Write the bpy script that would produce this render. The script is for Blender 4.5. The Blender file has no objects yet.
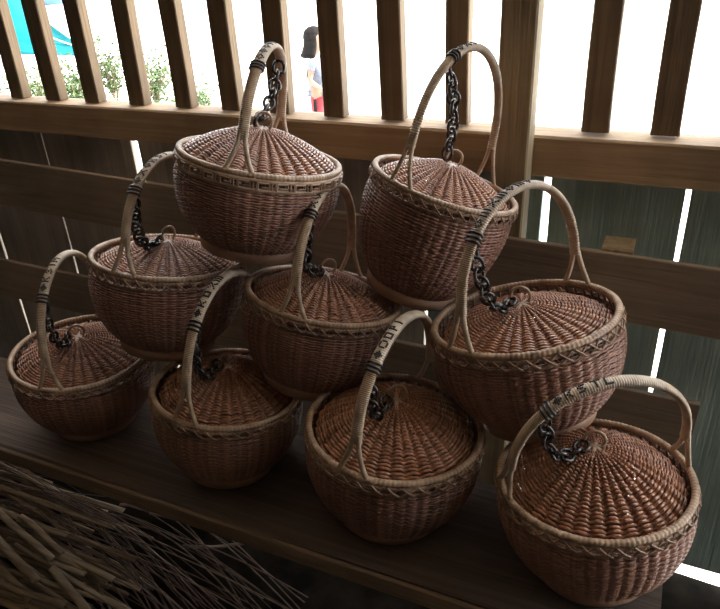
import bpy, math, random
import numpy as np
from mathutils import Vector, Matrix, Quaternion
random.seed(5)
rng = np.random.default_rng(5)
PI = math.pi
sc = bpy.context.scene
COL = sc.collection
H0 = 1.25                                   # camera height above the earth floor

# ------------------------------------------------------------------ materials
def lin(c):
    return tuple(((x/255)/12.92 if x/255 <= .04045 else ((x/255+.055)/1.055)**2.4) for x in c) + (1,)
def mat(name, c1, c2=None, rough=.6, scale=(8, 8, 8), detail=4, bump=0, bump_scale=None, coat=0, contrast=(.35, .65), spec=.5, coords='Object', trans=0):
    m = bpy.data.materials.new(name); m.use_nodes = True
    nt = m.node_tree; b = nt.nodes['Principled BSDF']
    b.inputs['Roughness'].default_value = rough
    b.inputs['Coat Weight'].default_value = coat
    b.inputs['Coat Roughness'].default_value = .25
    b.inputs['Specular IOR Level'].default_value = spec
    b.inputs['Base Color'].default_value = (*c1, 1)
    if c2:
        tc = nt.nodes.new('ShaderNodeTexCoord'); mp = nt.nodes.new('ShaderNodeMapping')
        mp.inputs['Scale'].default_value = scale
        nz = nt.nodes.new('ShaderNodeTexNoise'); nz.inputs['Scale'].default_value = 1; nz.inputs['Detail'].default_value = detail
        rp = nt.nodes.new('ShaderNodeValToRGB')
        rp.color_ramp.elements[0].position = contrast[0]; rp.color_ramp.elements[0].color = (*c1, 1)
        rp.color_ramp.elements[1].position = contrast[1]; rp.color_ramp.elements[1].color = (*c2, 1)
        L = nt.links.new
        L(tc.outputs[coords], mp.inputs['Vector']); L(mp.outputs['Vector'], nz.inputs['Vector'])
        L(nz.outputs['Fac'], rp.inputs['Fac']); L(rp.outputs['Color'], b.inputs['Base Color'])
        if bump:
            bp = nt.nodes.new('ShaderNodeBump'); bp.inputs['Strength'].default_value = bump; bp.inputs['Distance'].default_value = .004
            L(nz.outputs['Fac'], bp.inputs['Height']); L(bp.outputs['Normal'], b.inputs['Normal'])
    if trans:
        b.inputs['Transmission Weight'].default_value = 0
        b.inputs['Subsurface Weight'].default_value = trans
    return m

def wood(name, c1, c2, axis, rough=.75, knots=True, bump=.5):
    """sawn board: long grain noise, fine fibre, a few stains"""
    m = bpy.data.materials.new(name); m.use_nodes = True
    nt = m.node_tree; b = nt.nodes['Principled BSDF']; L = nt.links.new
    b.inputs['Roughness'].default_value = rough
    tc = nt.nodes.new('ShaderNodeTexCoord')
    def noise(sc_, det, dist=0):
        mp = nt.nodes.new('ShaderNodeMapping'); mp.inputs['Scale'].default_value = sc_
        nz = nt.nodes.new('ShaderNodeTexNoise'); nz.inputs['Scale'].default_value = 1
        nz.inputs['Detail'].default_value = det; nz.inputs['Distortion'].default_value = dist
        L(tc.outputs['Object'], mp.inputs['Vector']); L(mp.outputs['Vector'], nz.inputs['Vector']); return nz
    g = [60, 60, 60]; g[axis] = 2.2
    f = [260, 260, 260]; f[axis] = 9
    n1 = noise(g, 5, 1.2); n2 = noise(f, 3); n3 = noise((4, 4, 4), 4)
    rp = nt.nodes.new('ShaderNodeValToRGB')
    rp.color_ramp.elements[0].position = .3; rp.color_ramp.elements[0].color = (*c1, 1)
    rp.color_ramp.elements[1].position = .72; rp.color_ramp.elements[1].color = (*c2, 1)
    L(n1.outputs['Fac'], rp.inputs['Fac'])
    r3 = nt.nodes.new('ShaderNodeValToRGB')
    r3.color_ramp.elements[0].position = .3; r3.color_ramp.elements[0].color = (.55, .55, .55, 1)
    r3.color_ramp.elements[1].position = .62; r3.color_ramp.elements[1].color = (1, 1, 1, 1)
    L(n3.outputs['Fac'], r3.inputs['Fac'])
    mx = nt.nodes.new('ShaderNodeMix'); mx.data_type = 'RGBA'; mx.blend_type = 'MULTIPLY'; mx.inputs['Factor'].default_value = 1
    L(rp.outputs['Color'], mx.inputs['A']); L(r3.outputs['Color'], mx.inputs['B'])
    L(mx.outputs['Result'], b.inputs['Base Color'])
    bp = nt.nodes.new('ShaderNodeBump'); bp.inputs['Strength'].default_value = bump; bp.inputs['Distance'].default_value = .003
    ad = nt.nodes.new('ShaderNodeMath'); ad.operation = 'ADD'
    L(n1.outputs['Fac'], ad.inputs[0]); L(n2.outputs['Fac'], ad.inputs[1]); L(ad.outputs[0], bp.inputs['Height'])
    L(bp.outputs['Normal'], b.inputs['Normal'])
    return m

def rattan(name, c_dark, c_light, bands, rough=.38, coat=.25):
    """split cane: bands of dye running round the basket's axis plus mottling, glossy skin"""
    m = bpy.data.materials.new(name); m.use_nodes = True
    nt = m.node_tree; b = nt.nodes['Principled BSDF']; L = nt.links.new
    b.inputs['Roughness'].default_value = rough
    b.inputs['Coat Weight'].default_value = coat; b.inputs['Coat Roughness'].default_value = .28
    tc = nt.nodes.new('ShaderNodeTexCoord')
    nrm = nt.nodes.new('ShaderNodeVectorMath'); nrm.operation = 'MULTIPLY'; nrm.inputs[1].default_value = (1, 1, 0)
    nn = nt.nodes.new('ShaderNodeVectorMath'); nn.operation = 'NORMALIZE'
    L(tc.outputs['Object'], nrm.inputs[0]); L(nrm.outputs[0], nn.inputs[0])
    n1 = nt.nodes.new('ShaderNodeTexNoise'); n1.inputs['Scale'].default_value = bands; n1.inputs['Detail'].default_value = 3
    L(nn.outputs[0], n1.inputs['Vector'])
    n2 = nt.nodes.new('ShaderNodeTexNoise'); n2.inputs['Scale'].default_value = 90; n2.inputs['Detail'].default_value = 3
    mp = nt.nodes.new('ShaderNodeMapping'); mp.inputs['Scale'].default_value = (1, 1, 4)
    L(tc.outputs['Object'], mp.inputs['Vector']); L(mp.outputs[0], n2.inputs['Vector'])
    oi = nt.nodes.new('ShaderNodeObjectInfo')
    a = nt.nodes.new('ShaderNodeMath'); a.operation = 'MULTIPLY_ADD'; a.inputs[1].default_value = .6
    L(n1.outputs['Fac'], a.inputs[0])
    s2 = nt.nodes.new('ShaderNodeMath'); s2.operation = 'MULTIPLY'; s2.inputs[1].default_value = .4
    L(n2.outputs['Fac'], s2.inputs[0]); L(s2.outputs[0], a.inputs[2])
    o2 = nt.nodes.new('ShaderNodeMath'); o2.operation = 'MULTIPLY_ADD'; o2.inputs[1].default_value = .12; 
    L(oi.outputs['Random'], o2.inputs[0]); L(a.outputs[0], o2.inputs[2])
    rp = nt.nodes.new('ShaderNodeValToRGB')
    rp.color_ramp.elements[0].position = .42; rp.color_ramp.elements[0].color = (*c_dark, 1)
    rp.color_ramp.elements[1].position = .68; rp.color_ramp.elements[1].color = (*c_light, 1)
    L(o2.outputs[0], rp.inputs['Fac']); L(rp.outputs['Color'], b.inputs['Base Color'])
    return m

M = {}
M['body'] = rattan('body_cane', (.15, .062, .042), (.40, .20, .135), 14)
M['lid'] = rattan('lid_cane', (.24, .09, .048), (.54, .26, .145), 7, rough=.26, coat=.7)
M['stake'] = mat('stake_cane', (.16, .07, .045), (.26, .13, .08), .5, (60, 60, 60))
M['rim'] = mat('rim_cane', (.34, .21, .13), (.56, .39, .27), .42, (45, 45, 45), coat=.2)
M['lash'] = mat('lash_cane', (.22, .12, .075), (.40, .25, .16), .42, (45, 45, 45), coat=.2)
M['handle'] = mat('handle_cane', (.40, .28, .18), (.60, .45, .32), .4, (50, 50, 50), coat=.25)
M['pale'] = mat('pale_cane', (.50, .40, .30), (.68, .56, .44), .42, (60, 60, 60), coat=.2)
M['foot'] = mat('foot_band', (.36, .20, .13), (.50, .30, .20), .5, (20, 20, 60))
M['black'] = mat('black_cane', (.012, .010, .009), (.03, .024, .02), .3, (80, 80, 80), coat=.5)
M['link'] = mat('dark_link', (.018, .014, .012), (.05, .034, .028), .25, (70, 70, 70), coat=.35)
M['mark'] = mat('mark_black', (.02, .015, .012), None, .5)
M['bench'] = wood('bench_wood', (.08, .055, .045), (.17, .12, .095), 0)  # bench colour darkened to carry the shade the baskets throw on its top
M['edge'] = wood('lit_edge_wood', (.20, .135, .085), (.32, .22, .14), 0)  # same bench wood, lightened to paint in the light on its front edge
M['plank'] = wood('plank_wood', (.27, .20, .14), (.42, .32, .23), 0)
M['rail'] = wood('rail_wood', (.42, .27, .15), (.60, .41, .24), 0)
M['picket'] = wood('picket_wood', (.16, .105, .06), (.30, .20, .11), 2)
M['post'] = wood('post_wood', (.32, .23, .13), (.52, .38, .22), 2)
M['board'] = wood('board_wood', (.42, .36, .30), (.60, .53, .45), 2)
M['board_g'] = wood('board_green', (.34, .45, .40), (.50, .61, .55), 2)
M['room'] = wood('room_wood', (.03, .024, .018), (.06, .045, .033), 2)
M['ceil'] = wood('ceiling_wood', (.20, .155, .11), (.32, .26, .19), 0)
M['bamboo'] = mat('bamboo', (.17, .12, .075), (.34, .25, .15), .5, (8, 90, 90), bump=.3)
M['strand'] = mat('cane_strand', (.12, .085, .065), (.26, .19, .15), .45, (20, 60, 60))
M['redstrand'] = mat('red_strand', (.09, .05, .045), (.18, .11, .10), .45, (20, 60, 60))

# ------------------------------------------------------------------ mesh helpers
def mesh_np(name, V, F, m, smooth=True):
    me = bpy.data.meshes.new(name)
    me.from_pydata([tuple(v) for v in V], [], [tuple(int(i) for i in f) for f in F])
    me.materials.append(m)
    if smooth: me.shade_smooth()
    me.update()
    return me
def mesh_quads(name, V, Q, m, extra=None):
    """fast path for big quad meshes"""
    me = bpy.data.meshes.new(name)
    V = np.asarray(V, np.float32); Q = np.asarray(Q, np.int32)
    me.vertices.add(len(V)); me.vertices.foreach_set('co', V.ravel())
    me.loops.add(Q.size); me.loops.foreach_set('vertex_index', Q.ravel())
    me.polygons.add(len(Q)); me.polygons.foreach_set('loop_start', np.arange(0, Q.size, 4, dtype=np.int32))
    me.update(calc_edges=True)
    me.materials.append(m); me.shade_smooth()
    return me
def sweep(P, U, W, a, b, k=6, closed=False, start=0.0):
    """elliptic tube along P; U,W section axes; a,b half sizes (n,)"""
    P = np.asarray(P, float); n = len(P)
    a = np.broadcast_to(a, n); b = np.broadcast_to(b, n)
    t = np.arange(k)/k*2*PI + start
    V = P[:, None] + (a[:, None, None]*np.cos(t)[None, :, None])*U[:, None] + (b[:, None, None]*np.sin(t)[None, :, None])*W[:, None]
    V = V.reshape(-1, 3)
    i = np.arange(n if closed else n-1); j = np.arange(k)
    I, J = np.meshgrid(i, j, indexing='ij')
    I2 = (I+1) % n; J2 = (J+1) % k
    Q = np.stack([I*k+J, I2*k+J, I2*k+J2, I*k+J2], -1).reshape(-1, 4)
    if not closed and k % 2 == 0:                    # cap both ends with quad strips
        caps = []
        for base, rev in ((0, False), ((n-1)*k, True)):
            for q in range(k//2-1):
                c = [base+q, base+q+1, base+k-2-q, base+k-1-q]
                caps.append(c[::-1] if rev else c)
        Q = np.vstack([Q, np.array(caps)])
    return V, Q
def frames(P, ref=(0, 0, 1), closed=False):
    P = np.asarray(P, float)
    T = np.roll(P, -1, 0)-np.roll(P, 1, 0) if closed else np.gradient(P, axis=0)
    T /= np.linalg.norm(T, axis=1)[:, None]+1e-12
    U = np.cross(T, np.asarray(ref, float)); ln = np.linalg.norm(U, axis=1)
    U[ln < 1e-3] = np.cross(T[ln < 1e-3], (1, 0, 0)); U /= np.linalg.norm(U, axis=1)[:, None]
    W = np.cross(U, T)
    return T, U, W
class MB:
    def __init__(s): s.V = []; s.Q = []; s.n = 0
    def add(s, V, Q):
        s.V.append(np.asarray(V, float)); s.Q.append(np.asarray(Q)+s.n); s.n += len(V); return s
    def tube(s, P, r, k=6, closed=False, ref=(0, 0, 1), r2=None):
        T, U, W = frames(P, ref, closed)
        return s.add(*sweep(P, U, W, r, r if r2 is None else r2, k, closed))
    def box(s, lo, hi, R=None, bev=0):
        lo = np.array(lo, float); hi = np.array(hi, float)
        c = np.array([[x, y, z] for z in (0, 1) for y in (0, 1) for x in (0, 1)])
        V = lo+(hi-lo)*c
        if R is not None: V = V@np.asarray(R).T
        return s.add(V, [[0, 2, 3, 1], [4, 5, 7, 6], [0, 1, 5, 4], [2, 6, 7, 3], [0, 4, 6, 2], [1, 3, 7, 5]])
    def mesh(s, name, m): return mesh_quads(name, np.vstack(s.V), np.vstack(s.Q), m)
def link(name, me, parent=None, loc=None):
    o = bpy.data.objects.new(name, me); COL.objects.link(o)
    if parent: o.parent = parent
    if loc is not None: o.location = loc
    return o
def tag(o, label=None, cat=None, group=None, kind=None):
    if label: o['label'] = label
    if cat: o['category'] = cat
    if group: o['group'] = group
    if kind: o['kind'] = kind
    return o
def empty(name, loc=(0, 0, 0)):
    o = bpy.data.objects.new(name, None); o.empty_display_size = .05; COL.objects.link(o); o.location = loc; return o

def board(name, lo, hi, m, parent=None, bev=.003, seg=24, warp=.0015, axis=0, rot=0):
    """sawn board as an object whose origin is its centre, edges slightly worn"""
    lo = np.array(lo, float); hi = np.array(hi, float); c = (lo+hi)/2; h = (hi-lo)/2
    n = seg; ax = axis; o1, o2 = [i for i in range(3) if i != ax]
    bv = min(bev, h[o1]*.45, h[o2]*.45)
    sec = []
    for sx, sy in ((-1, -1), (1, -1), (1, 1), (-1, 1)):
        pts = [(sx*(h[o1]-bv), sy*h[o2]), (sx*h[o1], sy*(h[o2]-bv))]
        if sx*sy > 0: pts = pts[::-1]
        sec += pts
    sec = np.array(sec)[::-1]
    V = []
    ph = rng.uniform(0, 6, 4)
    for i in range(n+1):
        t = i/n; x = -h[ax]+2*h[ax]*t
        w1 = warp*(math.sin(t*7+ph[0])+.6*math.sin(t*23+ph[1])); w2 = warp*(math.sin(t*5+ph[2])+.5*math.sin(t*19+ph[3]))
        for p in sec:
            v = [0, 0, 0]; v[ax] = x; v[o1] = p[0]+w1; v[o2] = p[1]+w2; V.append(v)
    k = 8; Q = []
    for i in range(n):
        for j in range(k): Q.append([i*k+j, (i+1)*k+j, (i+1)*k+(j+1) % k, i*k+(j+1) % k])
    for base in (0, n*k):
        for q in range(3): Q.append([base+q, base+q+1, base+6-q, base+7-q] if base == 0 else [base+7-q, base+6-q, base+q+1, base+q])
    me = mesh_quads(name, V, Q, m); 
    for p in me.polygons: p.use_smooth = False
    import bmesh
    bm = bmesh.new(); bm.from_mesh(me); bmesh.ops.recalc_face_normals(bm, faces=bm.faces); bm.to_mesh(me); bm.free()
    o = link(name, me, parent, Vector(c)); 
    if rot: o.rotation_euler = (0, rot, 0)
    return o

# ------------------------------------------------------------------ basket meshes (unit size: rim radius .125, body .15 tall)
def profile(pts, n=240):
    """smooth profile through (r,z) points -> arrays by arc length"""
    p = np.array(pts, float); t = np.r_[0, np.cumsum(np.hypot(*np.diff(p, axis=0).T))]
    # catmull via dense cubic hermite
    m = np.gradient(p, t, axis=0); T = np.linspace(0, t[-1], n); out = []
    for x in T:
        i = min(np.searchsorted(t, x, side='right')-1, len(t)-2); h = t[i+1]-t[i]; u = (x-t[i])/h
        out.append((2*u**3-3*u**2+1)*p[i]+(u**3-2*u**2+u)*h*m[i]+(-2*u**3+3*u**2)*p[i+1]+(u**3-u**2)*h*m[i+1])
    out = np.array(out); s = np.r_[0, np.cumsum(np.hypot(*np.diff(out, axis=0).T))]
    return out, s
def weave(name, pts, N, rows, A1, A2, thick, m, seg=6, phase=0, twist=0, flat=1.0):
    P, s = profile(pts); tan = np.gradient(P, s, axis=0); tan /= np.linalg.norm(tan, axis=1)[:, None]
    nor = np.stack([tan[:, 1], -tan[:, 0]], 1)
    mb = MB(); Mn = N*seg; th = np.arange(Mn)/Mn*2*PI
    pitch = s[-1]/rows
    for k in range(rows):
        sk = (k+.5)*pitch
        r = np.interp(sk, s, P[:, 0]); z = np.interp(sk, s, P[:, 1])
        tr = np.interp(sk, s, tan[:, 0]); tz = np.interp(sk, s, tan[:, 1]); nr = np.interp(sk, s, nor[:, 0]); nz = np.interp(sk, s, nor[:, 1])
        fade = min(1, r/.03)
        alt = np.tanh(1.6*np.cos(N/2*th+k*PI))/np.tanh(1.6)
        off = (A1*(.6-2*(.5+.5*np.cos(N*th))**3)+A2*alt)*fade
        wob = .00025*np.sin(3*th+k*1.7)+.0002*np.sin(7*th+k*2.9)
        rr = r+off*nr+wob*tr; zz = z+off*nz+wob*tz
        c, sn = np.cos(th+twist*k), np.sin(th+twist*k)
        C = np.stack([rr*c, rr*sn, zz], 1)
        U = np.stack([tr*c, tr*sn, np.full(Mn, tz)], 1); W = np.stack([nr*c, nr*sn, np.full(Mn, nz)], 1)
        mb.add(*sweep(C, U, W, pitch*.47*flat, thick, 6, True))
    return mb.mesh(name, m)
def stakes(name, pts, N, w, t, m, inset=0, phase=0):
    P, s = profile(pts, 26); tan = np.gradient(P, s, axis=0); tan /= np.linalg.norm(tan, axis=1)[:, None]
    nor = np.stack([tan[:, 1], -tan[:, 0]], 1); mb = MB(); Pi = P-nor*inset
    for j in range(N):
        a = 2*PI*j/N+phase; c, sn = math.cos(a), math.sin(a)
        C = np.stack([Pi[:, 0]*c, Pi[:, 0]*sn, Pi[:, 1]], 1)
        U = np.tile([-sn, c, 0], (len(C), 1)); W = np.stack([nor[:, 0]*c, nor[:, 0]*sn, nor[:, 1]], 1)
        wid = w*np.clip(P[:, 0]/.05, .35, 1)
        mb.add(*sweep(C, U, W, wid, t, 4))
    return mb.mesh(name, m)
BODY = [(.077, .015), (.088, .0245), (.104, .044), (.1165, .072), (.1225, .100), (.1230, .120), (.1195, .136)]
LID = [(.009, .0400), (.030, .0365), (.055, .0285), (.080, .0185), (.100, .0075), (.1105, .000)]
body_me = weave('body', BODY, 52, 34, .0010, .0005, .0014, M['body'])
bstake_me = stakes('stakes', [(.0765, .010)]+BODY[1:-1]+[(.1185, .146)], 52, .0022, .0009, M['stake'], inset=.0022)
lid_me = weave('lid', LID[::-1], 34, 24, .0021, .0003, .0012, M['lid'], seg=9, flat=.92)
lstake_me = stakes('spokes', LID[::-1], 34, .0022, .0009, M['stake'], inset=.0030)
def ring(r, z, minor, wraps, k=8, seg=4, amp=.10, zs=1.0, name='ring', m=None, tilt=.35):
    n = wraps*seg; th = np.arange(n)/n*2*PI
    P = np.stack([r*np.cos(th), r*np.sin(th), np.full(n, z)], 1)
    U = np.stack([np.cos(th), np.sin(th), 0*th], 1); W = np.tile([0, 0, 1.], (n, 1))
    mod = 1-amp*(.5+.5*np.cos(th*wraps))
    return sweep(P, U, W, minor*mod, minor*zs*mod, k, True)
mb = MB(); mb.add(*ring(.1195, 0, .0052, 130, zs=.95, amp=.16))
rim_me = mb.mesh('rim', M['rim'])
# lashing below the rim: a second thin hoop with crossed ties between
mb = MB(); mb.add(*ring(.1225, -.0065, .0030, 150, k=6, seg=3)); mb.add(*ring(.1232, -.0165, .0020, 150, k=6, seg=3))
for j in range(40):
    a0 = 2*PI*j/40; da = 2*PI/40
    for sgn in (1, -1):
        t = np.linspace(0, 1, 6); a = a0+da*(.5+sgn*(t-.5)*.8)
        rr = .1246+.0014*np.sin(PI*t)+.0004*sgn
        mb.tube(np.stack([rr*np.cos(a), rr*np.sin(a), -.003-.0135*t], 1), .0013, 5)
lash_me = mb.mesh('lashing', M['lash'])
# patterned lashing of upright flat ties in rectangular steps (topmost basket)
mb = MB(); mb.add(*ring(.1225, -.0060, .0032, 150, k=6, seg=3)); mb.add(*ring(.1235, -.0185, .0028, 150, k=6, seg=3))
for j in range(30):
    a0 = 2*PI*j/30; w = 2*PI/30
    key = [(.05, 0), (.05, 1), (.62, 1), (.62, .38), (.30, .38)]
    for (x0, y0), (x1, y1) in zip(key[:-1], key[1:]):
        t = np.linspace(0, 1, 4); a = a0+w*(x0+(x1-x0)*t); z = -.017+.0095*(y0+(y1-y0)*t)
        mb.tube(np.stack([.1258*np.cos(a), .1258*np.sin(a), z], 1), .0013, 5)
    for q in np.linspace(.78, .98, 2):
        a = a0+w*q; mb.tube([(.1255*math.cos(a), .1255*math.sin(a), -.017), (.1255*math.cos(a), .1255*math.sin(a), -.0065)], .0012, 5)
key_me = mb.mesh('key_lashing', M['rim'])
# foot band + bottom disc
mb = MB()
th = np.linspace(0, 2*PI, 97)[:-1]; sec = [(.0755, 0), (.0785, 0), (.0815, .0195), (.0785, .020)]
V = np.array([[r*math.cos(t), r*math.sin(t), z] for t in th for r, z in sec]); Q = [[i*4+j, ((i+1) % 96)*4+j, ((i+1) % 96)*4+(j+1) % 4, i*4+(j+1) % 4] for i in range(96) for j in range(4)]
mb.add(V, Q); 
foot_me = mb.mesh('foot', M['foot'])
mb = MB()
for k in range(16):
    r = .004+.0046*k; n = 48; t = np.arange(n)/n*2*PI
    mb.tube(np.stack([r*np.cos(t), r*np.sin(t), .008+.0005*np.sin(12*t+k*PI)], 1), .0023, 5, True)
bottom_me = mb.mesh('bottom', M['body'])
# lid loop, cross ties
mb = MB(); n = 96; t = np.linspace(-.25*PI, 1.25*PI, n)
P = np.stack([.0125*np.cos(t), 0*t, .0125*np.sin(t)+.0125], 1)
T, U, W = frames(P, (0, 1, 0)); mod = 1-.14*(.5+.5*np.cos(np.arange(n)*2*PI/4))
mb.add(*sweep(P, U, W, .0024*mod, .0024*mod, 6))
loop_me = mb.mesh('lid_loop', M['rim'])
mb = MB()
for a in (.3, .3+PI/3, .3+2*PI/3):
    u = np.linspace(-1, 1, 9); mb.tube(np.stack([.022*u*math.cos(a), .022*u*math.sin(a), .0016-.003*u*u], 1), .0032, 6, r2=.0010)
cross_me = mb.mesh('lid_cross', M['rim'])
LINK_R, LINK_r = .0098, .0026
mb = MB(); t = np.arange(18)/18*2*PI
mb.tube(np.stack([LINK_R*1.05*np.cos(t), LINK_R*.85*np.sin(t), 0*t], 1), LINK_r, 6, True)
link_me = mb.mesh('chain_link', M['link'])

# handle ----------------------------------------------------------------
AH = .112; HH = .165; ZS = .045             # half span, rise, height where the arch forks
def arch(phi):
    c, s = np.cos(phi), np.sin(phi)
    x = AH*np.sign(c)*np.abs(c)**1.0; z = ZS+(HH-ZS)*np.abs(s)**.95
    return np.stack([x, 0*x, z], -1)
def handle_section(phi0, phi1, wraps, hw, ht, amp, m, name, legs=False):
    mb = MB(); n = wraps*4+1; ph = np.linspace(phi0, phi1, n); P = arch(ph)
    T = np.gradient(P, axis=0); T /= np.linalg.norm(T, axis=1)[:, None]
    B = np.tile([0, 1., 0], (n, 1)); O = np.cross(T, B)
    i = np.arange(n); mod = 1-amp*(.5+.5*np.cos(i*2*PI/4))
    endt = 1-.0*i
    mb.add(*sweep(P, B, O, hw*mod*endt, ht*mod*endt, 10))
    return mb.mesh(name, m)
def fork(side, m, name='forked_end'):
    mb = MB(); p0 = arch(np.array([0. if side > 0 else PI]))[0]
    for s in (1, -1):
        u = np.linspace(0, 1, 60)[:, None]
        a = np.array([p0[0], s*.0036, p0[2]+.014]); d = np.array([side*.1185, s*.025, -.008])
        mid = np.array([side*.118, s*.004, ZS*.6])
        C = (1-u)**2*a+2*u*(1-u)*mid+u*u*d
        T, U, W = frames(C, (1, 0, 0)); md = 1-.18*(.5+.5*np.cos(np.arange(60)*2*PI/3))
        mb.add(*sweep(C, U, W, .0040*md, .0040*md, 6))
    return mb.mesh(name, m)

# glyphs woven in black on the handle, 5x5
GL = {'K': ["1..1.", "1.1..", "11...", "1.1..", "1..1."], 'S': [".111.", "1....", ".11..", "...1.", "111.."],
      'I': [".1.", ".1.", ".1.", ".1.", ".1."], 'T': ["11111", "..1..", "..1..", "..1..", "..1.."], 'L': ["1...", "1...", "1...", "1...", "1111"],
      'O': [".111.", "1...1", "1...1", "1...1", ".111."], 'D': ["1111.", "1..1.", "1..1.", "1..1.", "1111."], 'P': ["111.", "1.1.", "111.", "1...", "1..."],
      '*': ["..1..", ".111.", "11111", ".111.", "..1.."], 'X': ["1...1", ".1.1.", "..1..", ".1.1.", "1...1"], 'M': ["1...1", "11.11", "1.1.1", "1...1", "1...1"],
      '<': ["..1..", ".1.1.", "1...1", ".1.1.", "..1.."], '=': ["1.1.1", "1.1.1", "1.1.1", "1.1.1", "1.1.1"], 'A': [".11..", "1..1.", "1111.", "1..1.", "1..1."]}
def marks(text, phi0, hw, ht):
    mb = MB(); cell = .0023; 
    # walk the arch by arc length
    ph = np.linspace(phi0, PI-.35, 400); P = arch(ph); s = np.r_[0, np.cumsum(np.linalg.norm(np.diff(P, axis=0), axis=1))]
    pos = .006
    for ch in text:
        g = GL[ch]
        for col in range(len(g[0])):
            for row in range(5):
                if g[row][col] != '1': continue
                sc_ = pos+col*cell
                if sc_ > s[-1]: continue
                f = np.interp(sc_, s, ph); p = arch(np.array([f, f+.01])); T = p[1]-p[0]; T /= np.linalg.norm(T)
                B = np.array([0, 1., 0]); O = np.cross(T, B)
                if O[2] < 0 and abs(O[2]) > .01: O = -O
                if np.dot(O, p[0]-np.array([0, 0, .03])) < 0: O = -O
                y = (2-row)*cell; up = np.cross(O, T)
                # section is an ellipse: find surface height at this y
                hgt = ht*math.sqrt(max(.05, 1-(y/hw)**2))
                nrm = O*(1/ht**2*hgt)+up*(y/hw**2); nrm /= np.linalg.norm(nrm)
                c = p[0]+O*hgt+up*y; side = np.cross(nrm, T)
                R = np.stack([T, side, nrm], 1)
                V = np.array([[x*cell*.46, yy*cell*.52, zz*.0005] for zz in (-1, 1) for yy in (-1, 1) for x in (-1, 1)])@R.T+c
                mb.add(V, [[0, 2, 3, 1], [4, 5, 7, 6], [0, 1, 5, 4], [2, 6, 7, 3], [0, 4, 6, 2], [1, 3, 7, 5]])
        pos += (len(g[0])+1.6)*cell
    return mb.mesh('woven_mark', M['mark'])
HW, HT = .0084, .0050
_hcache = {}
fork_near = fork(1, M['handle']); fork_far = fork(-1, M['handle'])
def handle_meshes(tie):
    k = round(tie, 2)
    if k not in _hcache:
        _hcache[k] = (handle_section(-.02, tie, int(26+18*tie), HW, HT, .16, M['handle'], 'handle'),)
        end = min(PI-.5, tie+1.35)
        _hcache[k] += (handle_section(end, PI+.02, int(34), HW, HT, .16, M['handle'], 'handle_far'),
                       handle_section(tie, end, 50, HW*1.04, HT*1.04, .13, M['pale'], 'patterned_wrap'))
        mb = MB()
        for d in (0, .045, .09):
            p = arch(np.array([tie+d, tie+d+.01])); T = p[1]-p[0]; T /= np.linalg.norm(T); B = np.array([0, 1., 0]); O = np.cross(T, B)
            t = np.arange(20)/20*2*PI
            mb.tube(p[0]+(HW+.001)*np.cos(t)[:, None]*B+(HT+.001)*np.sin(t)[:, None]*O, .0017, 6, True, ref=tuple(T))
        _hcache[k] += (mb.mesh('binding', M['black']),)
    return _hcache[k]

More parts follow.
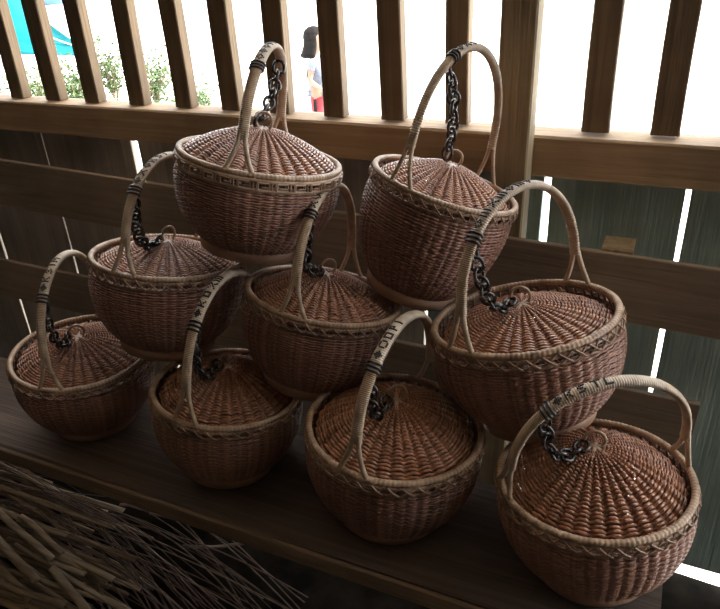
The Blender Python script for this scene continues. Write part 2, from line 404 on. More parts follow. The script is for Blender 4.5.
def make_basket(rim_c, nrm, R, h, near_az, hh, tie, text, label, lid_h=.042, lid_dz=0, key=False, chain_phi=None, loop_az=0, sag=.02, yaw=0, nlink=None, lean=0, lid_s=.995, drop=.95):
    s = R/.125; n = Vector(nrm).normalized(); c = Vector(rim_c)
    base = c-n*h
    root = empty('lidded_basket', base+Vector((0, 0, H0)))
    q = Vector((0, 0, 1)).rotation_difference(n)
    root.rotation_mode = 'QUATERNION'; root.rotation_quaternion = q
    tag(root, label, 'basket', 'lidded rattan baskets stacked on the bench')
    def put(name, me, loc=(0, 0, 0), sca=(1, 1, 1), rz=0, parent=None):
        o = link(name, me, parent or root, loc); o.scale = sca; o.rotation_euler = (0, 0, rz); return o
    bod = put('woven_body', body_me, sca=(s, s, h/.15), rz=yaw)
    put('stakes', bstake_me, parent=bod); put('woven_bottom', bottom_me, parent=bod)
    put('foot_ring', foot_me, sca=(s, s, s))['label'] = 'flat split wood foot band'
    rim = put('rim', rim_me, (0, 0, h), (s, s, s), yaw); put('rim_lashing', key_me if key else lash_me, parent=rim)
    zl = h-.010+lid_dz
    lid = put('lid', lid_me, (0, 0, zl), (s*lid_s, s*lid_s, lid_h/.04), yaw+.4)
    put('spokes', lstake_me, parent=lid)
    apex = zl+lid_h
    lp = put('lid_loop', loop_me, (0, 0, apex-.001), (s, s, s), loop_az); put('cross_tie', cross_me, parent=lp)
    az = math.radians(near_az); sz = hh/HH
    ms = handle_meshes(tie)
    hd = put('handle', ms[0], (0, 0, h), (s, s, sz), az); hd.rotation_euler = (math.radians(lean), 0, az)
    link('far_grip', ms[1], hd); link('forked_end', fork_near, hd); link('forked_end', fork_far, hd)
    o = link('patterned_wrap', ms[2], hd); o['label'] = 'pale wrapped top of the handle with black woven pattern'
    o2 = link('woven_mark', marks(text, tie+.09, HW*1.04, HT*1.04), hd); o2['label'] = 'black woven letters and figures'
    o3 = link('binding', ms[3], hd); o3['label'] = 'black binding cord'
    # chain of dark rings from the handle to the lid loop
    cp = tie if chain_phi is None else chain_phi
    a = arch(np.array([cp]))[0]; ln = math.radians(lean); yy = -math.sin(ln)*a[2]*sz; A = np.array([s*a[0]*math.cos(az)-yy*math.sin(az), s*a[0]*math.sin(az)+yy*math.cos(az), h+a[2]*sz*math.cos(ln)])
    A[2] -= .009; L_ = np.array([-.011*math.cos(loop_az), -.011*math.sin(loop_az)-.004, apex+.009*s])
    # path: hang from A, reach the lid, run over it up to the loop
    N = 40; u = np.linspace(0, 1, N)[:, None]
    low = np.array([A[0]+(L_-A)[0]*(1-drop), A[1]+(L_-A)[1]*(1-drop), (L_[2]-sag)*drop+(A[2]+L_[2])/2*(1-drop)])
    path = (1-u)**2*A+2*u*(1-u)*low+u*u*L_
    path = np.vstack([A+(path[0]-A)*0, path])
    # stay above the lid
    rr = np.hypot(path[:, 0], path[:, 1])/s
    lz = zl+lid_h*(1-np.clip(rr/.1105, 0, 1)**1.45)+.008
    path[:, 2] = np.maximum(path[:, 2], lz)
    seg = np.r_[0, np.cumsum(np.linalg.norm(np.diff(path, axis=0), axis=1))]
    step = (LINK_R-LINK_r)*2*1.0; cnt = max(3, int(seg[-1]/step)+1)
    for i in range(cnt):
        t = (i+.5)/cnt*seg[-1]
        p = np.array([np.interp(t, seg, path[:, k]) for k in range(3)]); p2 = np.array([np.interp(min(t+.004, seg[-1]), seg, path[:, k]) for k in range(3)])
        p1 = np.array([np.interp(max(t-.004, 0), seg, path[:, k]) for k in range(3)])
        T = Vector(p2-p1).normalized()
        o = link('chain_link', link_me, root, Vector(p)); o.rotation_mode = 'QUATERNION'
        qq = Vector((1, 0, 0)).rotation_difference(T)
        o.rotation_quaternion = qq @ Quaternion((1, 0, 0), (i % 2)*PI/2+rng.uniform(-.5, .5)+.4)
    return root

def nv(tx, ty):                         # tilt degrees in x and y -> axis
    return (math.tan(math.radians(tx)), math.tan(math.radians(ty)), 1)
def on_bench(c, tx, ty):                # slide along the sight line until the foot stands on the bench
    n = Vector(nv(tx, ty)).normalized(); th = math.acos(n.z)
    lam = .78/(-c[2]+.15*math.cos(th)+.074*math.sin(th))
    return tuple(lam*x for x in c), .125*lam, .15*lam
BASKETS = {}
def basket(which, c, tx, ty, near, hh, tie, text, label, bench=False, R=.125, h=.15, **kw):
    if bench: c, R, h = on_bench(c, tx, ty)
    BASKETS[which] = make_basket(c, nv(tx, ty), R, h, near, hh, tie, text, label, **kw)

basket('A', (-.562, .853, -.278), 9.1, 8.6, -73, .158, .85, '<*<*<=<', 'basket at top left of the stack, key-patterned rim, against the rail', h=.144, lid_h=.044, lid_s=1.035, lid_dz=.007, key=True, chain_phi=2.15, loop_az=.2, drop=.8, sag=.0)
basket('B', (-.301, .947, -.326), 16, 9, -110, .195, 1.0, '<X<', 'basket at top right of the stack, tilted, beside the square post', R=.115, h=.180, lean=7, lid_h=.040, loop_az=.3, drop=.0, sag=.0, yaw=.3)
basket('C', (-.730, .801, -.444), 4.2, 9.9, -84, .165, .64, '*X*KSI', 'left basket of the middle row, open handle with dark links on its lid', h=.155, lid_h=.036, loop_az=1.3, sag=.03, yaw=.9)
basket('D', (-.463, .838, -.487), 8.5, 10.9, -86, .172, .78, 'X<*<X', 'centre basket of the middle row, below the gap between the top two', h=.15, lean=5, lid_h=.044, loop_az=.9, sag=.01, yaw=1.5)
basket('E', (-.1525, .848, -.473), -12.4, 3.0, -117, .186, .72, '<=X=<=<', 'right basket of the middle row, brightly lit with a recessed lid', R=.1325, h=.157, lean=-7, lid_h=.034, lid_dz=-.006, loop_az=.1, sag=.015, yaw=2.1)
basket('F', (-.927, .745, -.638), 4, -1, -70, .185, .78, '*KSIM', 'leftmost basket standing on the bench', bench=True, lid_h=.040, loop_az=.8, sag=.02, yaw=2.7)
basket('G', (-.608, .748, -.640), 5, 5, -88, .195, .66, '*KDX=', 'shaded second basket from the left on the bench, under the middle row', bench=True, lid_h=.048, loop_az=.4, sag=.03, yaw=3.3)
basket('H', (-.291, .701, -.595), 4, 2, -95, .170, .80, '*ODPI', 'third basket from the left on the bench, handle marked with black figures', bench=True, lid_h=.052, loop_az=.6, sag=.03, yaw=3.9)
basket('I', (-.025, .731, -.625), -5, 1, -149, .172, .80, '*KSTL', 'rightmost and nearest basket, at the right end of the bench', bench=True, lid_h=.055, loop_az=.2, sag=.02, yaw=4.4, lean=-14)

# ------------------------------------------------------------------ bench
Z = lambda z: z+H0
bench = empty('bench', (-.9, .72, 0)); tag(bench, 'long low brown plank bench carrying all the baskets', 'bench')
def child_board(name, lo, hi, m, parent, **kw):
    o = board(name, lo, hi, m, None, **kw); o.parent = parent
    o.location = o.location-parent.location; return o
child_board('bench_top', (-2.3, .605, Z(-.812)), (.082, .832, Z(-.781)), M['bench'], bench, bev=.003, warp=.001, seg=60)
child_board('lit_edge_strip', (-2.3, .597, Z(-.812)), (.082, .6045, Z(-.782)), M['edge'], bench, bev=.002, warp=.0004, seg=60)['label'] = 'front edge of the bench, tinted lighter for the light falling on it'  # added strip whose lighter colour stands for light on the bench front
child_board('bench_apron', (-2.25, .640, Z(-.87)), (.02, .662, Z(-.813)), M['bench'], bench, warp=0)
for x in (-2.1, -.08):
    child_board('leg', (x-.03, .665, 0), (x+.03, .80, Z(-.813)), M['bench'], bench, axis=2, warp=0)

# ------------------------------------------------------------------ wall
def struct(o, name): o.name = name; o['kind'] = 'structure'; return o
WX0, WX1 = -4.2, 1.25
rail = board('top_rail', (WX0, 1.15, Z(-.358)), (WX1, 1.215, Z(-.2875)), M['rail'], bev=.004, seg=90, warp=.0015)
rail.location.z -= .006; rail.rotation_euler = (0, .0018, 0)
tag(rail, 'long horizontal wooden rail under the pickets', 'rail')
k = 1.185/1.2
xs = [-1.466, -1.344, -1.222, -1.092, -.972, -.848, -.727, -.606, -.487, -.361, -.121, -.013]
names = ['leftmost picket, beside the teal tarp', 'second picket from the left, crossing the teal tarp', 'third picket from the left, right of the tarp',
 'fourth picket from the left, before the bushes', 'fifth picket from the left, before the bushes', 'picket just left of the top left basket handle',
 'picket behind the top left basket handle', 'picket half hiding the child outside', 'picket right of the child, between the two top handles',
 'picket behind the top right basket handle', 'picket next right of the square post', 'rightmost picket, leaning right in view']
xs2 = [x*k for x in xs]; vis = len(xs2)
for i in range(1, 22): xs2.append(xs[0]*k-.119*i)
for i in range(1, 11): xs2.append(xs[-1]*k+.112*i)
for i, x in enumerate(xs2):
    if i >= vis and not (i < vis+1 or vis+21 <= i < vis+22) : pass
    w = .0215+rng.uniform(-.001, .0015)
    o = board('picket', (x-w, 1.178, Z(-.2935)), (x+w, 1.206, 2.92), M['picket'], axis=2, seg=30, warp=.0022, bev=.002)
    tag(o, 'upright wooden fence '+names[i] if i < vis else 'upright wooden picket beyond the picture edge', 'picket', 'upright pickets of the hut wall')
post = board('square_post', (-.268, 1.098, 0), (-.212, 1.148, 2.92), M['post'], axis=2, seg=40, warp=.001, bev=.003)
tag(post, 'thick square wooden post standing before the rail', 'post')
p2 = board('plank', (-3.9, 1.086, -.060), (.94, 1.098, .060), M['plank'], seg=80, warp=.002, bev=.0015)
p2.location = (-1.48, 1.092, Z(-.478)); p2.rotation_euler = (0, .034, 0)
tag(p2, 'long horizontal plank crossing the post below the rail', 'plank')
p3 = board('plank', (-3.9, 1.086, -.056), (.113, 1.098, .056), M['plank'], seg=80, warp=.002, bev=.0015)
p3.location = (-1.8935, 1.092, Z(-.742)); p3.rotation_euler = (0, .02, 0)
tag(p3, 'low horizontal plank ending beside the rightmost basket', 'plank')
blk = board('wood_block', (-.078, 1.092, Z(-.475)), (-.030, 1.148, Z(-.458)), M['post'], seg=2, warp=0)
tag(blk, 'small wood block sitting on the plank right of the post', 'block')
# upright back boards with open slits
edges = [-4.2, -3.7, -3.2, -2.75, -2.3, -1.98, -1.72, -1.446, -1.149, -.86, -.64, -.428, -.195, .038, .31, .62, .93, 1.25]
gaps = {-1.72: .009, -1.446: .006, -1.149: .019, -.428: .008, -.195: .0125, .038: .0085}
for i in range(len(edges)-1):
    a, b = edges[i], edges[i+1]
    g0 = gaps.get(a, .0016)/2; g1 = gaps.get(b, .0016)/2
    o = board('back_board', (a+g0, 1.220, .022), (b-g1, 1.236, Z(-.300)), M['board_g'] if a > -.45 else M['board'], axis=2, seg=20, warp=.0008, bev=.001)
    nm = {5: 'at the left edge of the view', 6: 'between the two thin left slits', 7: 'between a thin slit and the widest slit', 8: 'right of the widest slit', 9: 'behind the left stack', 10: 'behind the centre stack', 11: 'left of the square post', 12: 'right of the square post', 13: 'at the right edge of the view'}
    tag(o, ('wide upright board behind the planks, ' + nm[i]) if i in nm else 'wide upright board of the hut wall beyond the picture edge', 'board', 'upright back boards of the hut wall')

# room shell -------------------------------------------------------------
def slab(name, lo, hi, m):
    mb = MB(); mb.box(lo, hi); me = mb.mesh(name, m)
    for p in me.polygons: p.use_smooth = False
    return struct(link(name, me), name)
slab('wall_left', (-4.26, -2.5, 0), (-4.2, 1.25, 3.0), M['room'])
slab('wall_back', (-4.2, -2.5, 0), (2.2, -2.44, 3.0), M['room'])
slab('wall_right', (2.2, -2.5, 0), (2.26, .70, 3.0), M['room'])
slab('ceiling', (-4.5, -2.6, 3.0), (2.4, 2.0, 3.06), M['ceil'])
# header over the pickets
hb = board('header_beam', (WX0, 1.15, 2.92), (WX1, 1.215, 3.0), M['rail'], seg=4); tag(hb, 'horizontal beam above the pickets', 'beam')

# earth floor -------------------------------------------------------------
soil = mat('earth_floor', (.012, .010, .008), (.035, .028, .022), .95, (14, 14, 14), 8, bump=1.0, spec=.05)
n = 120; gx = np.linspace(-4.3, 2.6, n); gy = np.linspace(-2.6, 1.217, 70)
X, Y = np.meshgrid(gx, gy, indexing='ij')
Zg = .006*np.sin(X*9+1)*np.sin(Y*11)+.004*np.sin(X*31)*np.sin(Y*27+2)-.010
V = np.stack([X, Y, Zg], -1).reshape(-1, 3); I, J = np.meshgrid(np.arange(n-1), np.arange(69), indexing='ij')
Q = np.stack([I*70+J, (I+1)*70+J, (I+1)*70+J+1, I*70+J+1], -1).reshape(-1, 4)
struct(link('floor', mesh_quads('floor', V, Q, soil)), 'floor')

# outdoor ground, sloping down from the hut
gm = mat('sunny_ground', (.60, .58, .54), (.78, .77, .74), .9, (3, 3, 3), 6, bump=.4)
gx = np.linspace(-45, 30, 150); gy = np.r_[np.linspace(1.217, 8, 60), np.linspace(8.6, 60, 60)]
def gz(x, y):
    t = np.clip((y-1.28)/2.6, 0, 1); return -.02-.33*t*t*(3-2*t)+.02*np.sin(x*1.3)*np.sin(y*1.7)*np.clip(y-2, 0, 1)
X, Y = np.meshgrid(gx, gy, indexing='ij'); V = np.stack([X, Y, gz(X, Y)], -1).reshape(-1, 3)
m_ = len(gy); I, J = np.meshgrid(np.arange(len(gx)-1), np.arange(m_-1), indexing='ij')
Q = np.stack([I*m_+J, (I+1)*m_+J, (I+1)*m_+J+1, I*m_+J+1], -1).reshape(-1, 4)
tag(link('ground', mesh_quads('ground', V, Q, gm)), kind='structure')

# ------------------------------------------------------------------ tarp, tub, plants
tm = mat('tarp', (.0, .08, .095), (.003, .11, .125), .6, (2, 9, 9), 3, bump=.2, spec=.1)
def px(u, v, y):
    """a point of the place on the sight line at depth y (used to set out distant things)"""
    r = RW @ Vector(((u-360)/680, (v-304.5)/680, 1)); r *= y/r.y; return Vector((r.x, r.y, r.z+H0))
RW = Matrix(((0.9109386, 0.15814165, -0.38102766), (0.41023748, -0.44473113, 0.79619058), (-0.04354397, -0.88159256, -0.46999839)))
# sheet tied between poles, its lower hem near the ground
a0 = px(-70, 50, 8.4); a1 = px(93, 57, 8.4); b1 = px(36, 10, 9.3); b0 = px(-60, -110, 9.3)
nu, nv_ = 40, 26; V = []
for i in range(nu+1):
    for j in range(nv_+1):
        u, v = i/nu, j/nv_
        p = a0.lerp(a1, u).lerp(b0.lerp(b1, u), v)
        p.y += .10*math.sin(u*9+v*2)*(.4+v*(1-v)*2); p.z += .05*math.sin(u*14)*math.sin(PI*v)-.12*math.sin(PI*v)*.3
        V.append(p)
Q = [[i*(nv_+1)+j, (i+1)*(nv_+1)+j, (i+1)*(nv_+1)+j+1, i*(nv_+1)+j+1] for i in range(nu) for j in range(nv_)]
tarp = empty('tarp', (a0.x, a0.y, 0))
me = mesh_quads('tarp_sheet', np.array(V)-np.array(tarp.location), Q, tm)
o = link('sheet', me, tarp); sm = o.modifiers.new('t', 'SOLIDIFY'); sm.thickness = .004
rope = MB(); rope.tube([tuple(Vector(px(30, 30, 8.75))-tarp.location), tuple(Vector(px(80, 48, 8.6))-tarp.location)], .012, 6)
link('rope', rope.mesh('rope', M['pale']), tarp)
for q in (a0, a1, b0, b1):
    s_ = MB(); s_.tube([(q.x-tarp.location.x, q.y-tarp.location.y, float(gz(q.x, q.y))-.05), (q.x-tarp.location.x, q.y-tarp.location.y, q.z+.03)], .018, 8, ref=(1, 0, 0))
    link('tarp_pole', s_.mesh('tarp_pole', M['pale']), tarp)
tag(tarp, 'teal plastic tarp stretched low over the ground outside', 'tarp')
# blue tub on the far ground
def lathe(pts, k=32):
    mb = MB(); t = np.arange(k)/k*2*PI; V = np.array([[r*math.cos(a), r*math.sin(a), z] for r, z in pts for a in t])
    Q = [[i*k+j, i*k+(j+1) % k, (i+1)*k+(j+1) % k, (i+1)*k+j] for i in range(len(pts)-1) for j in range(k)]
    mb.add(V, Q); return mb
bl = mat('blue_plastic', (.03, .10, .36), None, .35)
pt = px(53, 4, 16.0); g = float(gz(pt.x, pt.y))
tb = lathe([(.001, .02), (.38, .02), (.42, 0), (.44, .03), (.55, .45), (.58, .47), (.58, .50), (.54, .50), (.43, .06), (.001, .05)])
o = link('tub', tb.mesh('tub', bl), None, (pt.x, pt.y, g)); o.scale = (1, 1, 1)
t_ = px(53, 4, 1); tt = (g-H0)/(t_.z-H0); o.location = (t_.x*tt, t_.y*tt, g)
o.scale = (.9,)*3
tag(o, 'blue plastic tub lying open on the bright ground outside', 'tub')

leafm = [mat('leaf_'+'abc'[i], *c, .5, (9, 9, 9)) for i, c in enumerate([((.02, .055, .010), (.07, .12, .03)), ((.035, .075, .02), (.10, .15, .05)), ((.09, .11, .05), (.18, .19, .09))])]
stem_m = mat('twig', (.12, .09, .05), (.2, .15, .1), .8, (20, 20, 20))
def bush(x, y, r, h, nleaf, m, label, seed, leaf=.05):
    g = np.random.default_rng(seed); root = empty('bush', (x, y, float(gz(x, y))))
    st = MB(); lf = MB()
    for i in range(max(5, nleaf//28)):
        a = g.uniform(0, 2*PI); tip = np.array([r*g.uniform(.2, 1)*math.cos(a), r*g.uniform(.2, 1)*math.sin(a), h*g.uniform(.5, 1)])
        u = np.linspace(0, 1, 6)[:, None]; P = tip*u*np.array([1, 1, 0])+np.array([0, 0, 1])*tip[2]*u**.7
        st.tube(P, .005*(1.2-u[:, 0]), 4, ref=(1, .2, 0))
        for q in range(28):
            t = g.uniform(.25, 1.0); c = P[int(t*5)]+g.normal(0, .06*r/.4, 3); c[2] = max(c[2], .01)
            d = g.normal(0, 1, 3); d[2] = abs(d[2])*.5; d /= np.linalg.norm(d); w = np.cross(d, g.normal(0, 1, 3)); w /= np.linalg.norm(w)
            n_ = np.cross(d, w); L = leaf*g.uniform(.6, 1.3)
            pts = [c, c+d*L*.35+w*L*.24+n_*L*.05, c+d*L, c+d*L*.35-w*L*.24+n_*L*.05]
            mid = c+d*L*.5-n_*L*.04
            lf.add(np.array([pts[0], pts[1], pts[2], mid]), [[0, 1, 2, 3]]); lf.add(np.array([pts[0], mid, pts[2], pts[3]]), [[0, 1, 2, 3]])
    link('stems', st.mesh('stems', stem_m), root); link('foliage', lf.mesh('foliage', m), root)
    tag(root, label, 'bush', 'low bushes outside the hut')
def gpt(u, v, z=-1.6):
    r = RW @ Vector(((u-360)/680, (v-304.5)/680, 1)); r *= z/r.z; return r.x, r.y
bl_ = [(-4, 122, .34, .50, 0, 'straggly bush below the tarp at the far left'), (40, 118, .34, .62, 1, 'green bush just under the tarp hem'),
       (80, 114, .34, .66, 0, 'dense bush between second and third pickets'), (118, 106, .34, .85, 0, 'tall leafy bush right of the tarp'),
       (112, 130, .26, .42, 2, 'dry pale undergrowth before the leafy bush'), (158, 110, .34, .80, 0, 'green bush between fourth and fifth pickets'),
       (172, 132, .24, .40, 1, 'low green bush close behind the fifth picket'), (204, 116, .30, .42, 1, 'small sparse bush left of the top left handle')]
for i, (u, v, r, h, k_, lab) in enumerate(bl_):
    x, y = gpt(u, v); bush(x, y, r, h, 1000 if r > .3 else 420, leafm[k_], lab, 11+i)
# small loose stones / litter outside
stm = mat('stone', (.25, .24, .22), (.4, .38, .35), .9, (10, 10, 10))
for i, (u, v, lab) in enumerate([(358, 14, 'small dark scrap on the bright ground right of the child'), (245, 88, 'small stone on the ground beyond the top left handle'), (371, 96, 'small stone right of the child on bright ground'), (204, 60, 'pebble on the bright ground above the sparse bush'), (142, 3, 'dark stone at the far top between pickets')]):
    x, y = gpt(u, v); t = np.arange(12); mb = MB()
    k = 10; rings_ = [(.01, -.3), (.8, -.2), (1, .15), (.6, .5), (.01, .6)]
    th = np.arange(k)/k*2*PI; V = np.array([[r_*math.cos(a)*(1+.2*math.sin(2*a+i)), r_*math.sin(a)*.7, z_*.6] for r_, z_ in rings_ for a in th])*.08*(y/8)
    mb.add(V, [[a*k+b, a*k+(b+1) % k, (a+1)*k+(b+1) % k, (a+1)*k+b] for a in range(4) for b in range(k)])
    tag(link('stone', mb.mesh('stone', stm), None, (x, y, float(gz(x, y))+.01)), lab, 'stone', 'stones outside')

# ------------------------------------------------------------------ child
def skin_obj(name, verts, edges, radii, m, parent, root=0, lv=2):
    me = bpy.data.meshes.new(name); me.from_pydata(verts, edges, []); me.materials.append(m)
    o = link(name, me, parent); sk = o.modifiers.new('skin', 'SKIN'); sk.use_smooth_shade = True
    for i, r in enumerate(radii):
        rr = r if isinstance(r, tuple) else (r, r); me.skin_vertices[0].data[i].radius = rr
    me.skin_vertices[0].data[root].use_root = True
    ss = o.modifiers.new('sub', 'SUBSURF'); ss.levels = lv; ss.render_levels = lv
    return o
def child():
    # local: faces +x, height 1.10
    root = empty('person', (0, 0, 0))
    sk = mat('skin', (.20, .105, .07), (.24, .13, .09), .7, (9, 9, 9))
    hairm = mat('hair', (.004, .004, .004), (.010, .008, .008), .8, (4, 4, 60), spec=.1)
    shirt = mat('shirt', (.07, .085, .13), (.15, .17, .22), .8, (6, 6, 6)); blue = mat('shirt_blue', (.03, .07, .15), (.08, .13, .20), .8, (9, 9, 9))
    red = mat('red_shorts', (.16, .004, .012), (.20, .008, .02), .7, (9, 9, 9)); white = mat('white_cloth', (.6, .6, .62), None, .7); shoe = mat('sandal', (.05, .04, .05), None, .6)
    V, E, R = [], [], []
    def v(p, r, to=None):
        V.append(p); R.append(r)
        if to is not None: E.append((to, len(V)-1))
        return len(V)-1
    pel = v((0, 0, .54), .075); wa = v((0, 0, .63), .068, pel); ch = v((-.005, 0, .75), .078, wa); nb = v((-.012, 0, .835), .038, ch)
    nk = v((-.004, 0, .875), .028, nb); jaw = v((.012, 0, .915), .052, nk); hd = v((.002, 0, .985), .078, jaw); cr = v((-.006, 0, 1.045), .058, hd)
    hands = []
    for s in (1, -1):
        hip = v((0, s*.055, .50), .062, pel); kn = v((.01, s*.06, .27), .042, hip); an = v((-.015, s*.06, .065), .026, kn); toe = v((.075, s*.065, .025), .022, an)
        sh = v((-.008, s*.095, .80), .032, ch)
        el = v((-.035+.0*s, s*.125, .655), .024, sh)
        wr = v((.065, s*.105, .575), .017, el)                     # forearms bent forward
        pm = v((.100, s*.095, .565), (.019, .014), wr)
        for q, (dy, ln) in enumerate([(-.016, .030), (-.006, .035), (.005, .034), (.015, .027)]):
            f1 = v((.118, s*(.095+dy), .556), .0062, pm); v((.118+ln*.6, s*(.095+dy), .545-ln*.3), .0052, f1)
        t1 = v((.092, s*.078, .582), .0068, pm); v((.110, s*.070, .590), .0056, t1)
    body = skin_obj('body', V, E, R, sk, root, 0, 2)
    # face: nose, lips, eyes, ears joined as one small set of features
    f = MB()
    def ball(mb, c, r, k=10):
        c = np.array(c); r = np.array(r); a = np.linspace(0, PI, 7); b = np.arange(k)/k*2*PI
        Vv = np.array([[math.sin(x)*math.cos(y), math.sin(x)*math.sin(y), math.cos(x)] for x in a for y in b])*r+c
        mb.add(Vv, [[i*k+j, (i+1)*k+j, (i+1)*k+(j+1) % k, i*k+(j+1) % k] for i in range(6) for j in range(k)])
    ball(f, (.080, 0, .962), (.011, .010, .015)); ball(f, (.068, 0, .932), (.008, .018, .006))
    for s in (1, -1): ball(f, (-.002, s*.074, .965), (.012, .006, .018))
    link('face', f.mesh('face', sk), root)
    e = MB()
    for s in (1, -1): ball(e, (.066, s*.030, .982), (.008, .009, .006))
    link('eyes', e.mesh('eyes', hairm), root)
    # hair to the shoulders
    hm = MB(); k = 28; rows = [(1.082, .010), (1.076, .036), (1.060, .060), (1.035, .078), (1.000, .086), (.96, .086), (.92, .083), (.88, .086), (.85, .092), (.83, .080)]
    Vv = []
    for z, r in rows:
        for j in range(k):
            a = j/k*2*PI; x = r*math.cos(a)*1.02-.012; y = r*math.sin(a)*.98
            if z < 1.03: x = min(x, .030)                              # face left open
            if z < .95: x -= .28*(.95-z); y *= 1-.6*(.95-z)
            Vv.append((x+.004*math.sin(9*a), y+.003*math.sin(7*a+z*30), z))
    hm.add(np.array(Vv), [[i*k+j, i*k+(j+1) % k, (i+1)*k+(j+1) % k, (i+1)*k+j] for i in range(len(rows)-1) for j in range(k)])
    o = link('hair', hm.mesh('hair', hairm), root); o['label'] = 'black shoulder-length hair'
    # shirt and shorts
    Vs = [(0, 0, .60), (0, 0, .66), (-.004, 0, .75), (-.010, 0, .822), (-.008, .088, .795), (-.022, .118, .728), (-.008, -.088, .795), (-.022, -.118, .728), (0, 0, .555)]
    o = skin_obj('shirt', Vs, [(0, 1), (1, 2), (2, 3), (2, 4), (4, 5), (2, 6), (6, 7), (0, 8)], [.086, .082, .090, .052, .044, .038, .044, .038, .088], shirt, root); o['label'] = 'pale grey and blue T-shirt'
    o = skin_obj('sash', [(0, 0, .51), (0, 0, .56), (0, 0, .60), (0, 0, .64)], [(0, 1), (1, 2), (2, 3)], [.096, .096, .093, .088], blue, root); o['label'] = 'blue lower part of the shirt'
    o = skin_obj('shorts', [(0, 0, .58), (0, 0, .51), (0, .055, .45), (.004, .062, .33), (0, -.055, .45), (.004, -.062, .33)], [(0, 1), (1, 2), (2, 3), (1, 4), (4, 5)], [.083, .080, .068, .062, .068, .062], red, root); o['label'] = 'red shorts with a dark side stripe'
    st = MB()
    for s in (1, -1): st.tube([(0, s*.130, .50), (.0, s*.136, .40), (.004, s*.134, .30)], .007, 6, ref=(1, 0, 0), r2=.016)
    link('side_stripe', st.mesh('side_stripe', hairm), root)
    for s in (1, -1):
        sh = MB(); ball(sh, (.035, s*.063, .016), (.075, .032, .018), 14); link('sandal', sh.mesh('sandal', shoe), root)
    return root
girl = child()
gp = px(314, 26, 5.15); gzv = float(gz(gp.x, gp.y))
hh_ = gp.z-gzv
girl.location = (gp.x, gp.y, gzv); girl.scale = (hh_/1.08,)*3; girl.rotation_euler = (0, 0, math.radians(12))
tag(girl, 'child in pale T-shirt and red shorts standing outside in profile', 'person')
print('child height', hh_)

# ------------------------------------------------------------------ cut bamboo strips and cane strands on the floor
def floor_pt(u, v, z):
    r = RW @ Vector(((u-360)/680, (v-304.5)/680, 1)); r *= (z-H0)/r.z; return np.array([r.x, r.y, z])
def strip(name, P, w, t, m, label, cat, group, k=8, parent=None):
    P = np.asarray(P, float); c = P.mean(0); T, U, W = frames(P-c, (0, 0, 1))
    mb = MB(); mb.add(*sweep(P-c, U, W, w, t, k, start=PI/8)); o = link(name, mb.mesh(name, m), None, Vector(c))
    return tag(o, label, cat, group)
SL = [ # u0 v0 u1 v1 half width, height, text
 (-30, 500, 67, 535, .0042, .075, 'pale bamboo strip at left whose cut end points right'),
 (-20, 522, 37, 582, .0052, .085, 'stout bamboo strip at far left running down to a blunt end'),
 (-15, 500, 52, 560, .0045, .080, 'bamboo strip crossing over the pile beside the stout one'),
 (52, 568, 95, 622, .0050, .060, 'bamboo strip running off the bottom edge at left'),
 (28, 540, 100, 578, .0055, .050, 'dark thick bamboo strip with its end near the pile centre'),
 (40, 528, 135, 558, .0042, .050, 'long bamboo strip ending right of the pile centre'),
 (-30, 478, 115, 527, .0040, .060, 'long bamboo strip along the back of the pile'),
 (-20, 455, 100, 512, .0030, .045, 'slim bamboo strip along the bench shadow'),
 (-20, 575, 65, 606, .0040, .070, 'lowest left bamboo strip near the bottom edge'),
 (-20, 590, 40, 618, .0045, .040, 'bamboo strip cut by the bottom left corner'),
 (-25, 545, 30, 600, .0045, .060, 'half-hidden bamboo strip under the stout one'),
 (-30, 470, 80, 540, .0030, .055, 'thin dark bamboo strip under the pale ones'),
 (20, 515, 62, 552, .0040, .072, 'short bamboo strip at the pile centre'),
 (120, 505, 158, 510, .0030, .050, 'short pale chip beneath the bench edge'),
 (150, 514, 222, 526, .0030, .040, 'pale cane piece beneath the bench edge'),
 (183, 547, 266, 542, .0032, .030, 'pale curved cane piece lying alone, right of the pile'),
 (0, 505, 75, 530, .0035, .030, 'dull bamboo strip buried in the pile'),
 (10, 556, 60, 580, .0040, .030, 'dull bamboo strip buried near the stout one'),
 (70, 540, 120, 552, .0035, .034, 'dull bamboo strip under the long one')]
for i, (u0, v0, u1, v1, w, z, lab) in enumerate(SL):
    a = floor_pt(u0, v0, z); b = floor_pt(u1, v1, max(.012, z-.015)); u = np.linspace(0, 1, 10)[:, None]
    P = a+(b-a)*u; P[:, 2] += .004*np.sin(PI*u[:, 0]*2+i); P[:, 0] += .004*np.sin(PI*u[:, 0])
    strip('bamboo_strip', P, w*(1.9 if i not in (13, 14, 15) else 1.4), w*.8, M['bamboo'] if i not in (13, 14, 15) else M['strand'], lab, 'strip', 'cut bamboo strips under the bench')
for i in range(60):     # the dull layer beneath
    u0, v0 = rng.uniform(-40, 30), rng.uniform(455, 600); ang = rng.uniform(.28, .62); L = rng.uniform(70, 170)
    z = rng.uniform(.012, .055); a = floor_pt(u0, v0, z); b = floor_pt(u0+L*math.cos(ang), v0+L*math.sin(ang), max(.008, z-.01))
    u = np.linspace(0, 1, 8)[:, None]; P = a+(b-a)*u; P[:, 2] += .003*np.sin(3*u[:, 0]+i)
    strip('bamboo_strip', P, rng.uniform(.004, .0085), .0025, M['bamboo'], 'dim bamboo strip in the lower layer of the pile', 'strip', 'lower layer of bamboo strips')
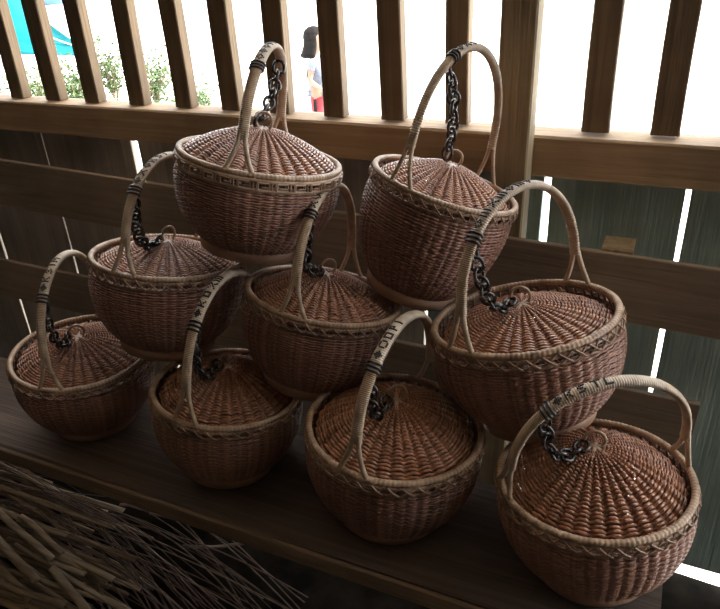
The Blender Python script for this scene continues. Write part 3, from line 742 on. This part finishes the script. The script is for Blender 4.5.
for i in range(60):    # long fine canes sweeping down to the right
    t = rng.uniform(0, 1); u0, v0 = -20+rng.normal(0, 12), 450+75*t; sp = rng.normal(0, 1)
    u1, v1 = 285+rng.uniform(-130, 30), 615+rng.uniform(-18, 25); z = rng.uniform(.012, .04)
    if i % 6 == 0: u1 = rng.uniform(100, 190); v1 = 620
    a = floor_pt(u0, v0, z+.02); b = floor_pt(u1, v1, max(.008, z-.03)); u = np.linspace(0, 1, 16)[:, None]
    P = a+(b-a)*u; side = np.array([-(b-a)[1], (b-a)[0], 0]); P += side*(.07+.03*sp)*np.sin(PI*u); P[:, 2] += .018*np.sin(PI*u[:, 0])+.003*np.sin(9*u[:, 0]+i)
    P[:, 2] = np.maximum(P[:, 2], .006)
    strip('cane_strand', P, rng.uniform(.0007, .0022), .0006, M['redstrand'] if i % 2 else M['strand'], 'fine split cane strand in the bundle sweeping under the bench', 'cane strand', 'fine cane strands under the bench', k=4)

# ------------------------------------------------------------------ light, sky, camera
w = bpy.data.worlds.new('World'); sc.world = w; w.use_nodes = True
bg = w.node_tree.nodes['Background']; bg.inputs['Color'].default_value = (.92, .97, 1, 1); bg.inputs['Strength'].default_value = 5.0
sd = bpy.data.lights.new('sun', 'SUN'); sd.energy = 22; sd.angle = math.radians(.6); sd.color = (1, .95, .86)
so = bpy.data.objects.new('sun', sd); COL.objects.link(so)
az = math.radians(71); el = math.radians(50)
dirv = Vector((math.sin(az)*math.cos(el), math.cos(az)*math.cos(el), math.sin(el)))
so.rotation_euler = dirv.to_track_quat('Z', 'Y').to_euler(); so.location = (3, 5, 6)
cam = bpy.data.cameras.new('camera'); co = bpy.data.objects.new('camera', cam); COL.objects.link(co)
cam.sensor_fit = 'HORIZONTAL'; cam.sensor_width = 36; cam.lens = 680/720*36; cam.clip_start = .02; cam.clip_end = 300
r = RW.col[0]; d = RW.col[1]; f = RW.col[2]
co.matrix_world = Matrix(((r[0], -d[0], -f[0], 0), (r[1], -d[1], -f[1], 0), (r[2], -d[2], -f[2], H0), (0, 0, 0, 1)))
sc.camera = co
sc.view_settings.view_transform = 'Standard'; sc.view_settings.look = 'None'; sc.view_settings.gamma = 1
sc.view_settings.use_curve_mapping = False; sc.view_settings.exposure = .36
sc.cycles.max_bounces = 8; sc.cycles.diffuse_bounces = 5; sc.cycles.use_denoising = True
